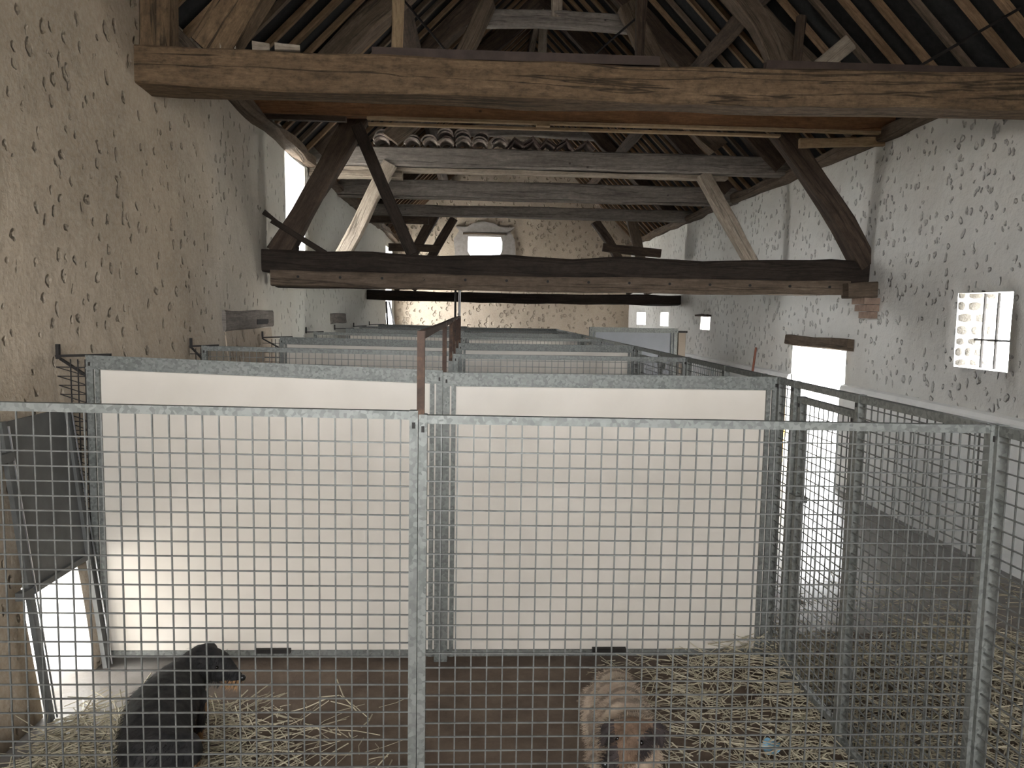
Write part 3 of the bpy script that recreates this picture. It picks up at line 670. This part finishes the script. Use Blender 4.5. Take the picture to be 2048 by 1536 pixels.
# corridor side: fixed mesh, gate, fixed mesh per bay
for i, (y0, y1) in enumerate(zip(rows[:7], rows[1:8])):
    g0, g1 = (y0 + .88, y1 - .26)
    if i % 2: g0, g1 = y0 + .26, y1 - .95
    w0 = WHERE[i]
    ex = i < 3
    panel('side_mesh_panel', 'mesh', 1, XS, y0 + .0, g0 - .02, 1.542, 1.542, 'corridor-side wire mesh panel before the gate of bay %s from the viewer' % w0, 'pen panel', 'corridor-side mesh panels', extras=ex)
    panel('side_mesh_panel', 'mesh', 1, XS, g1 + .02, y1 - .02, 1.542, 1.542, 'corridor-side wire mesh panel after the gate of bay %s from the viewer' % w0, 'pen panel', 'corridor-side mesh panels', extras=ex)
    gt = panel('pen_gate', 'mesh', 1, XS + .012, g0 + .005, g1 - .005, 1.47, 1.47, 'narrow wire mesh gate to the corridor in bay %s from the viewer' % w0, 'gate', 'corridor gates of the right pens', z0=.06, extras=ex)
    MB().bar((XS, g0 - .02, 1.527), (XS, g1 + .02, 1.527), .03, .03).build('header_rail', 'galvanised', gt)
    MB().box(XS + .0, XS + .05, g0 - .025, g0 + .03, 1.38, 1.43).build('hinge', 'galvanised', gt)
    MB().box(XS + .0, XS + .05, g0 - .025, g0 + .03, .30, .35).build('hinge', 'galvanised', gt)
    MB().box(XS - .02, XS + .04, g1 - .07, g1 + .02, .95, .98).build('latch', 'galvanised', gt)
panel('side_mesh_panel', 'mesh', 1, XS, 1.0, FY - .0, 1.542, 1.542, 'corridor-side wire mesh panel reaching past the front row towards the viewer', 'pen panel', 'corridor-side mesh panels')
# solid screen across the corridor
sc = panel('corridor_screen', 'sheet', 0, 11.3, XS + .06, 2.96, 1.66, 1.66, 'solid grey screen standing across the far corridor', 'screen', rail=.05)
[setattr(ch.material_slots[0], 'material', MATS['panel_grey']) for ch in sc.children if ch.name.startswith('sheet') and 'channel' not in ch.name]
MB().box(2.975, 3.08, 11.26, 11.34, 0, 1.60).build('end_board', 'oak_pale', sc)
MB().box(2.97, 3.1, 11.25, 11.27, 1.60, 1.63).build('cap_plate', 'black_iron', sc)

# rusty rail above the centre line
t = empty('rusty_rail', (XC, FY, 1.56), 'rusty square-tube rail on posts above the centre line of the pens', 'rail')
zr = 1.79; pth = [(XC + .008, FY, zr), (XC + .004, 4.0, zr + .002), (XC, 5.78, zr + .01), (XC + .004, 7.72, zr + .012)]
for A, B in zip(pth, pth[1:]): MB().bar(A, (B[0], B[1] + .01, B[2]), .022, .022).build('rail', 'rust', t)
for y, mt in zip((FY, 4.0, 5.0, 5.78, 6.75, 7.72), ('rust', 'rust', 'rust', 'rust', 'rust', 'rust')):
    MB().bar((XC + .006, y, 1.54), (XC + .006, y, zr + .011), .022, .022, upv=(0, 1, 0)).build('post', mt, t)
tag(MB().tube([(-.21, 7.92, 1.5), (-.21, 7.92, 2.23)], .011, 8).build('hanger_rod', 'black_iron'), 'dark iron rod hanging from the low tie beam to the pens', 'rod')
tag(MB().tube([(-.168, 7.92, 1.5), (-.168, 7.92, 2.23)], .013, 8).build('hanger_rod', 'bright_steel'), 'bright steel rod hanging beside the dark rod from the tie beam', 'rod')
tag(MB().tube([(-1.93, 17.3, 1.2), (-1.98, 17.3, 2.05)], .02, 6).build('leaning_pole', 'black_iron'), 'dark pole upright against the far left wall', 'pole')
tag(MB().tube([(-1.72, 17.3, 1.2), (-1.92, 17.3, 2.05)], .02, 6).build('leaning_pole', 'bright_steel'), 'pale pole leaning left beside the far left opening', 'pole')

# ------------------------------------------------------------------ corridor: drain, board, broom, scrap
t = empty('drain_grate', (1.74, 3.7, 0), 'galvanised slotted drain grate in the floor beside the mesh side fence', 'drain grate')
g = MB().box(1.675, 1.69, 2.9, 4.6, -.01, .012).box(1.79, 1.805, 2.9, 4.6, -.01, .012)
g.build('edge_strip', 'galvanised', t)
MB().box(1.69, 1.79, 2.9, 4.6, -.03, -.001).build('channel', 'felt', t)
y = 2.93
while y < 4.58:
    MB().box(1.69, 1.79, y, y + .008, -.002, .009).build('slat', 'bright_steel', t); y += .028
t = empty('yellow_bucket', (3.8, 9.62, 0), 'yellow bin standing at the far side of the bright doorway', 'bin')
V = []; Fc = []; n = 16
for z, r in ((0, .11), (.12, .118), (.40, .14), (.40, .152), (.425, .152), (.425, .13), (.03, .10)):
    for k_ in range(n): a = 2 * PI * k_ / n; V.append((3.8 + r * math.cos(a), 9.62 + r * math.sin(a), z))
for j in range(6):
    for k_ in range(n): b = j * n; q = (k_ + 1) % n; Fc.append((b + k_, b + q, b + n + q, b + n + k_))
Fc += [tuple(reversed(range(n))), tuple(range(6 * n, 7 * n))]
mesh_obj('body', V, Fc, 'yellow_plastic', t, smooth=True)
MB().tube([(3.65, 9.62, .41), (3.66, 9.55, .30), (3.8, 9.47, .24), (3.94, 9.55, .30), (3.95, 9.62, .41)], .006, 6).build('handle', 'bright_steel', t)
t = empty('broom', (3.86, 10.62, 0), 'broom with a reddish handle leaning against the right wall', 'broom')
MB().tube([(3.74, 10.55, .08), (3.90, 10.62, 1.43)], .016, 8).build('handle', 'brush_red', t)
MB().box(3.66, 3.80, 10.45, 10.65, .04, .10).build('head', 'oak_brown', t)
b_ = MB()
for i in range(60): x = random.uniform(3.67, 3.79); y = random.uniform(10.46, 10.64); b_.bar((x, y, .05), (x + random.uniform(-.02, .02), y, 0.0), .004)
tag(b_.build('bristles', 'oak_black', t), kind='stuff')
s = MB(); rr = random.Random(2); n = 9
for i in range(n):
    u = i / (n - 1); s.v += [(1.255 + u * .10, 3.13 + .035 * math.sin(u * PI) + u * .05, .012 + .012 * math.sin(u * 5)), (1.262 + u * .085, 3.085 + u * .05 - .02 * math.sin(u * PI) + rr.uniform(-.006, .006), .006), (1.255 + u * .10, 3.13 + .035 * math.sin(u * PI) + u * .05, .009 + .012 * math.sin(u * 5)), (1.262 + u * .085, 3.085 + u * .05 - .02 * math.sin(u * PI), .003)]
for i in range(n - 1): b = i * 4; s.f += [(b, b + 4, b + 5, b + 1), (b + 2, b + 3, b + 7, b + 6), (b, b + 2, b + 6, b + 4), (b + 1, b + 5, b + 7, b + 3)]
tag(s.build('paper_scrap', 'blue_paper'), 'torn light blue scrap lying on the right pen floor', 'scrap')

# ------------------------------------------------------------------ straw
def straw(name, label, count, region, height=lambda x, y: 0.0, seed=1, dens=lambda x, y: 1.0):
    rg = random.Random(seed); V = []; Fc = []; UV = []; made = 0
    while made < count:
        x = rg.uniform(region[0], region[1]); y = rg.uniform(region[2], region[3])
        if rg.random() > dens(x, y): continue
        made += 1; h = height(x, y); L = rg.choice((.05, .09, .14, .20, .26)) * rg.uniform(.7, 1.3); a = rg.uniform(0, 2 * PI)
        tl = rg.gauss(0, .14); r = rg.uniform(.0012, .0034)
        d = Vector((math.cos(a) * math.cos(tl), math.sin(a) * math.cos(tl), math.sin(tl))); sd = d.cross(Vector((0, 0, 1))).normalized(); nn = sd.cross(d)
        c_ = Vector((x, y, .006 + h * rg.uniform(.35, 1) + abs(math.sin(tl)) * L / 2 + rg.random() * .012)); b = len(V); kx = rg.uniform(-.1, .1) * L; u = rg.random() * 9
        for t_ in (-.5, 0, .5):
            P = c_ + d * (L * t_) + sd * (kx if t_ == 0 else 0)
            for q in range(3): an = 2 * PI * q / 3; V.append(P + sd * math.cos(an) * r + nn * math.sin(an) * r)
        for j in (0, 3):
            for q in range(3): e = (q + 1) % 3; Fc.append((b + j + q, b + j + e, b + j + 3 + e, b + j + 3 + q)); UV += [(u, u)] * 4
    o = mesh_obj(name, V, Fc, 'straw', None, UV)
    return tag(o, label, 'straw', kind='stuff')
straw('straw_litter', 'loose straw strewn over the front of the left pen', 2700, (-1.80, -.35, 2.4, 3.55), lambda x, y: .03, 1, lambda x, y: max(.10, 1.0 - max(0, y - 3.0) * 1.6) * (1 if x < -1.3 else .8 * max(.06, (-.45 - x) / .85)))
straw('straw_litter', 'thick straw along the mesh side of the right pen', 1300, (.62, 1.62, 2.4, 3.98), lambda x, y: .16 * max(0, (x - 1.0) / .6) * max(0, (y - 3.2) / .8), 2, lambda x, y: min(1, .08 + max(0, x - .62) * 1.0))
mound = lambda x, y: .13 * math.exp(-((x - 2.35) / .5) ** 2 - ((y - 3.75) / .4) ** 2) + .025
straw('straw_litter', 'heap of straw spread over the near end of the corridor', 6000, (1.64, 3.9, 2.3, 5.2), mound, 3, lambda x, y: 1.0 if y < 4.2 + .25 * math.sin(x * 5) else .10)
V = []; Fc = []; n = 26
for j in range(n + 1):
    for i in range(n + 1):
        x = 1.66 + 1.9 * i / n; y = 3.0 + 2.2 * j / n; V.append((x, y, mound(x, y) * .75 - .03 + .012 * noise.noise((x * 9, y * 9, 1))))
for j in range(n):
    for i in range(n): b = j * (n + 1) + i; Fc.append((b, b + 1, b + n + 2, b + n + 1))
o = mesh_obj('straw_bed', V, Fc, 'oak_brown', smooth=True); ul = o.data.uv_layers.new(name='UVMap')
for l_ in o.data.loops: v_ = o.data.vertices[l_.vertex_index].co; ul.data[l_.index].uv = (v_.x * 3, v_.y * 3)
tag(o, 'packed brown bedding under the corridor straw heap', 'bedding', kind='stuff')

# ------------------------------------------------------------------ dogs
def body_mesh(name, blobs, mat, parent, voxel=0.010, smooth=8, slots=None):
    """one continuous body: chains of tapering spheres fused into a single surface"""
    bm = bmesh.new()
    for ch in blobs:
        for (A, ra), (B, rb) in zip(ch, ch[1:]):
            A = Vector(A); B = Vector(B); n = max(2, int((B - A).length / (min(ra, rb) * .35)))
            for i in range(n + 1):
                t_ = i / n; ret = bmesh.ops.create_icosphere(bm, subdivisions=2, radius=ra + (rb - ra) * t_)
                bmesh.ops.translate(bm, verts=ret['verts'], vec=A + (B - A) * t_)
    me = bpy.data.meshes.new(name); bm.to_mesh(me); bm.free()
    o = bpy.data.objects.new(name, me); col.objects.link(o)
    md = o.modifiers.new('fuse', 'REMESH'); md.mode = 'VOXEL'; md.voxel_size = voxel; md.use_smooth_shade = True
    sm = o.modifiers.new('soft', 'SMOOTH'); sm.factor = .5; sm.iterations = smooth
    dg = bpy.context.evaluated_depsgraph_get(); me2 = bpy.data.meshes.new_from_object(o.evaluated_get(dg)); o.modifiers.clear(); o.data = me2
    me2.name = name; me2.materials.clear(); me2.materials.append(MATS[mat])
    for p in me2.polygons: p.use_smooth = True
    if slots:
        for mt, _ in slots: me2.materials.append(MATS[mt])
        for p in me2.polygons:
            for i, (_, fn) in enumerate(slots):
                if fn(p.center): p.material_index = i + 1
    o.parent = parent
    return o
def fur(body, count, length, mat_from, parent, lay, seed=1, r=.0013):
    rg = random.Random(seed); me = body.data; polys = list(me.polygons); V = []; Fc = []; MI = []
    cum = []; acc = 0
    for p in polys: acc += p.area; cum.append(acc)
    import bisect
    for _ in range(count):
        p = polys[min(len(polys) - 1, bisect.bisect(cum, rg.random() * acc))]; vs_ = [me.vertices[i].co for i in p.vertices]
        w = [rg.random() for _ in vs_]; sw = sum(w); P = sum((v_ * (k_ / sw) for v_, k_ in zip(vs_, w)), Vector()); N = p.normal
        d = (N * .55 + Vector(lay(P)) * .9 + Vector((rg.uniform(-.35, .35), rg.uniform(-.35, .35), rg.uniform(-.35, .25)))).normalized(); L = length * rg.uniform(.5, 1.2)
        sd = d.cross(N); sd = sd.normalized() if sd.length > 1e-4 else Vector((1, 0, 0)); b = len(V)
        V += [P - N * .002 - sd * r, P - N * .002 + sd * r, P + d * L * .6 + sd * r * .7 - N * .001, P + d * L * .6 - sd * r * .7 - N * .001, P + d * L - N * L * .15]
        Fc += [(b, b + 1, b + 2, b + 3), (b + 3, b + 2, b + 4)]; MI += [p.material_index] * 2
    m2 = bpy.data.meshes.new('fur'); m2.from_pydata(V, [], Fc)
    for mt in me.materials: m2.materials.append(mt)
    for p, i in zip(m2.polygons, MI): p.material_index = i
    o = bpy.data.objects.new('fur', m2); col.objects.link(o); o.parent = parent; return tag(o, kind='stuff')
def ball(name, c_, r, mat, parent, sc=(1, 1, 1)):
    bm = bmesh.new(); bmesh.ops.create_icosphere(bm, subdivisions=2, radius=r); bmesh.ops.scale(bm, verts=bm.verts, vec=sc); bmesh.ops.translate(bm, verts=bm.verts, vec=c_)
    me = bpy.data.meshes.new(name); bm.to_mesh(me); bm.free(); me.materials.append(MATS[mat]); o = bpy.data.objects.new(name, me); col.objects.link(o); o.parent = parent
    for p in me.polygons: p.use_smooth = True
    return o

# black dog, back to the viewer, head turned to the right: local axis +y = away from the viewer
d1 = empty('dog', (-1.30, 2.98, 0), 'shaggy black dog standing in the left pen with its back to the viewer', 'dog')
chains = [
    [((-.12, -.30, .24), .12), ((-.09, -.12, .245), .135), ((-.04, .06, .24), .14), ((.03, .20, .24), .125)],      # trunk, rump to chest
    [((-.10, -.20, .19), .10), ((-.03, .08, .18), .12), ((.03, .18, .19), .11)],                                # belly, deep chest
    [((.03, .22, .27), .09), ((.09, .31, .29), .08), ((.12, .36, .30), .084)],                                # neck to skull
    [((.12, .36, .30), .084), ((.17, .38, .28), .07), ((.22, .38, .245), .046), ((.255, .375, .22), .036)],    # skull to muzzle
    [((-.16, -.24, .25), .085), ((-.17, -.17, .17), .055), ((-.18, -.26, .09), .03), ((-.18, -.24, .02), .028), ((-.18, -.21, .018), .026)],
    [((-.03, -.26, .25), .085), ((-.02, -.18, .17), .055), ((-.01, -.27, .09), .03), ((-.01, -.25, .02), .028), ((-.01, -.22, .018), .026)],
    [((-.06, .20, .22), .065), ((-.07, .19, .14), .04), ((-.07, .20, .08), .03), ((-.07, .20, .02), .028), ((-.07, .23, .018), .026)],
    [((.10, .17, .22), .065), ((.11, .16, .14), .04), ((.11, .17, .08), .03), ((.11, .17, .02), .028), ((.11, .20, .018), .026)],
    [((-.12, -.38, .27), .035), ((-.16, -.46, .22), .035), ((-.19, -.49, .13), .022)],                          # tail
    [((.075, .33, .35), .022), ((.045, .31, .32), .026), ((.03, .29, .26), .014)],                              # drop ears
    [((.13, .42, .355), .022), ((.13, .455, .32), .026), ((.14, .46, .26), .014)]]
chains = [[((p[0] + .30 * max(0, .25 - p[1]) / .55, p[1], p[2]), q) for p, q in ch] for ch in chains]
tanp = lambda p: (p.x > .20 and p.z < .225) or (p.z < .10 and p.y > .05)
bd = body_mesh('body', chains, 'fur_black', d1, slots=[('fur_tan', tanp)])
fur(bd, 9000, .035, None, d1, lambda P: (-.3, -.8, -.5), 4)
ball('nose', (.287, .372, .226), .015, 'nose_black', d1)
ball('eye', (.192, .322, .297), .010, 'eye_dark', d1); ball('eye', (.198, .432, .292), .010, 'eye_dark', d1)

# tan brindle dog facing the viewer
d2 = empty('dog', (.585, 2.72, 0), 'shaggy tan brindle dog facing the viewer in the right pen', 'dog')
chains = [
    [((.0, .36, .39), .10), ((.0, .22, .40), .115), ((.0, .06, .39), .12), ((.01, -.04, .38), .11)],
    [((.0, .28, .31), .09), ((.0, .08, .28), .115), ((.01, -.04, .29), .105)],
    [((.01, -.06, .42), .085), ((.0, -.12, .44), .082), ((-.015, -.16, .45), .086)],
    [((-.02, -.17, .452), .086), ((-.055, -.21, .43), .066), ((-.10, -.245, .40), .044), ((-.125, -.262, .39), .037)],
    [((-.08, .34, .34), .08), ((-.09, .30, .22), .055), ((-.09, .40, .12), .032), ((-.09, .37, .02), .03), ((-.09, .33, .02), .028)],
    [((.08, .34, .34), .08), ((.09, .30, .22), .055), ((.09, .40, .12), .032), ((.09, .37, .02), .03), ((.09, .33, .02), .028)],
    [((-.07, -.02, .32), .065), ((-.08, .0, .19), .042), ((-.08, -.02, .11), .032), ((-.08, -.02, .02), .03), ((-.08, -.06, .02), .028)],
    [((.08, -.02, .32), .065), ((.09, .0, .19), .042), ((.09, -.02, .11), .032), ((.09, -.02, .02), .03), ((.09, -.06, .02), .028)],
    [((.0, .44, .43), .035), ((.03, .50, .36), .04), ((.05, .53, .25), .03)],
    [((-.085, -.145, .50), .022), ((-.125, -.15, .475), .028), ((-.14, -.165, .42), .016)],
    [((.055, -.15, .505), .022), ((.095, -.155, .475), .03), ((.105, -.17, .415), .016)]]
maskp = lambda p: (p.y < -.13 and abs(p.x + .015) > .082 and p.z < .53) or (p.y < -.17 and p.x > -.01 and p.z > .38 and p.z < .50)
creamp = lambda p: p.y < -.03 and p.z < .36
facep = lambda p: p.y < -.155 and p.z >= .36
bd = body_mesh('body', chains, 'fur_brindle', d2, slots=[('fur_cream', creamp), ('fur_face', facep), ('fur_mask', maskp)])
fur(bd, 12000, .040, None, d2, lambda P: (P.x * 3, .7 if P.y > -.1 else .3, -.6), 5)
ball('nose', (-.152, -.288, .405), .017, 'nose_black', d2)
ball('eye', (-.092, -.222, .475), .011, 'eye_dark', d2); ball('eye', (.0, -.255, .475), .011, 'eye_dark', d2)
d2.scale = (.84, .84, .84)
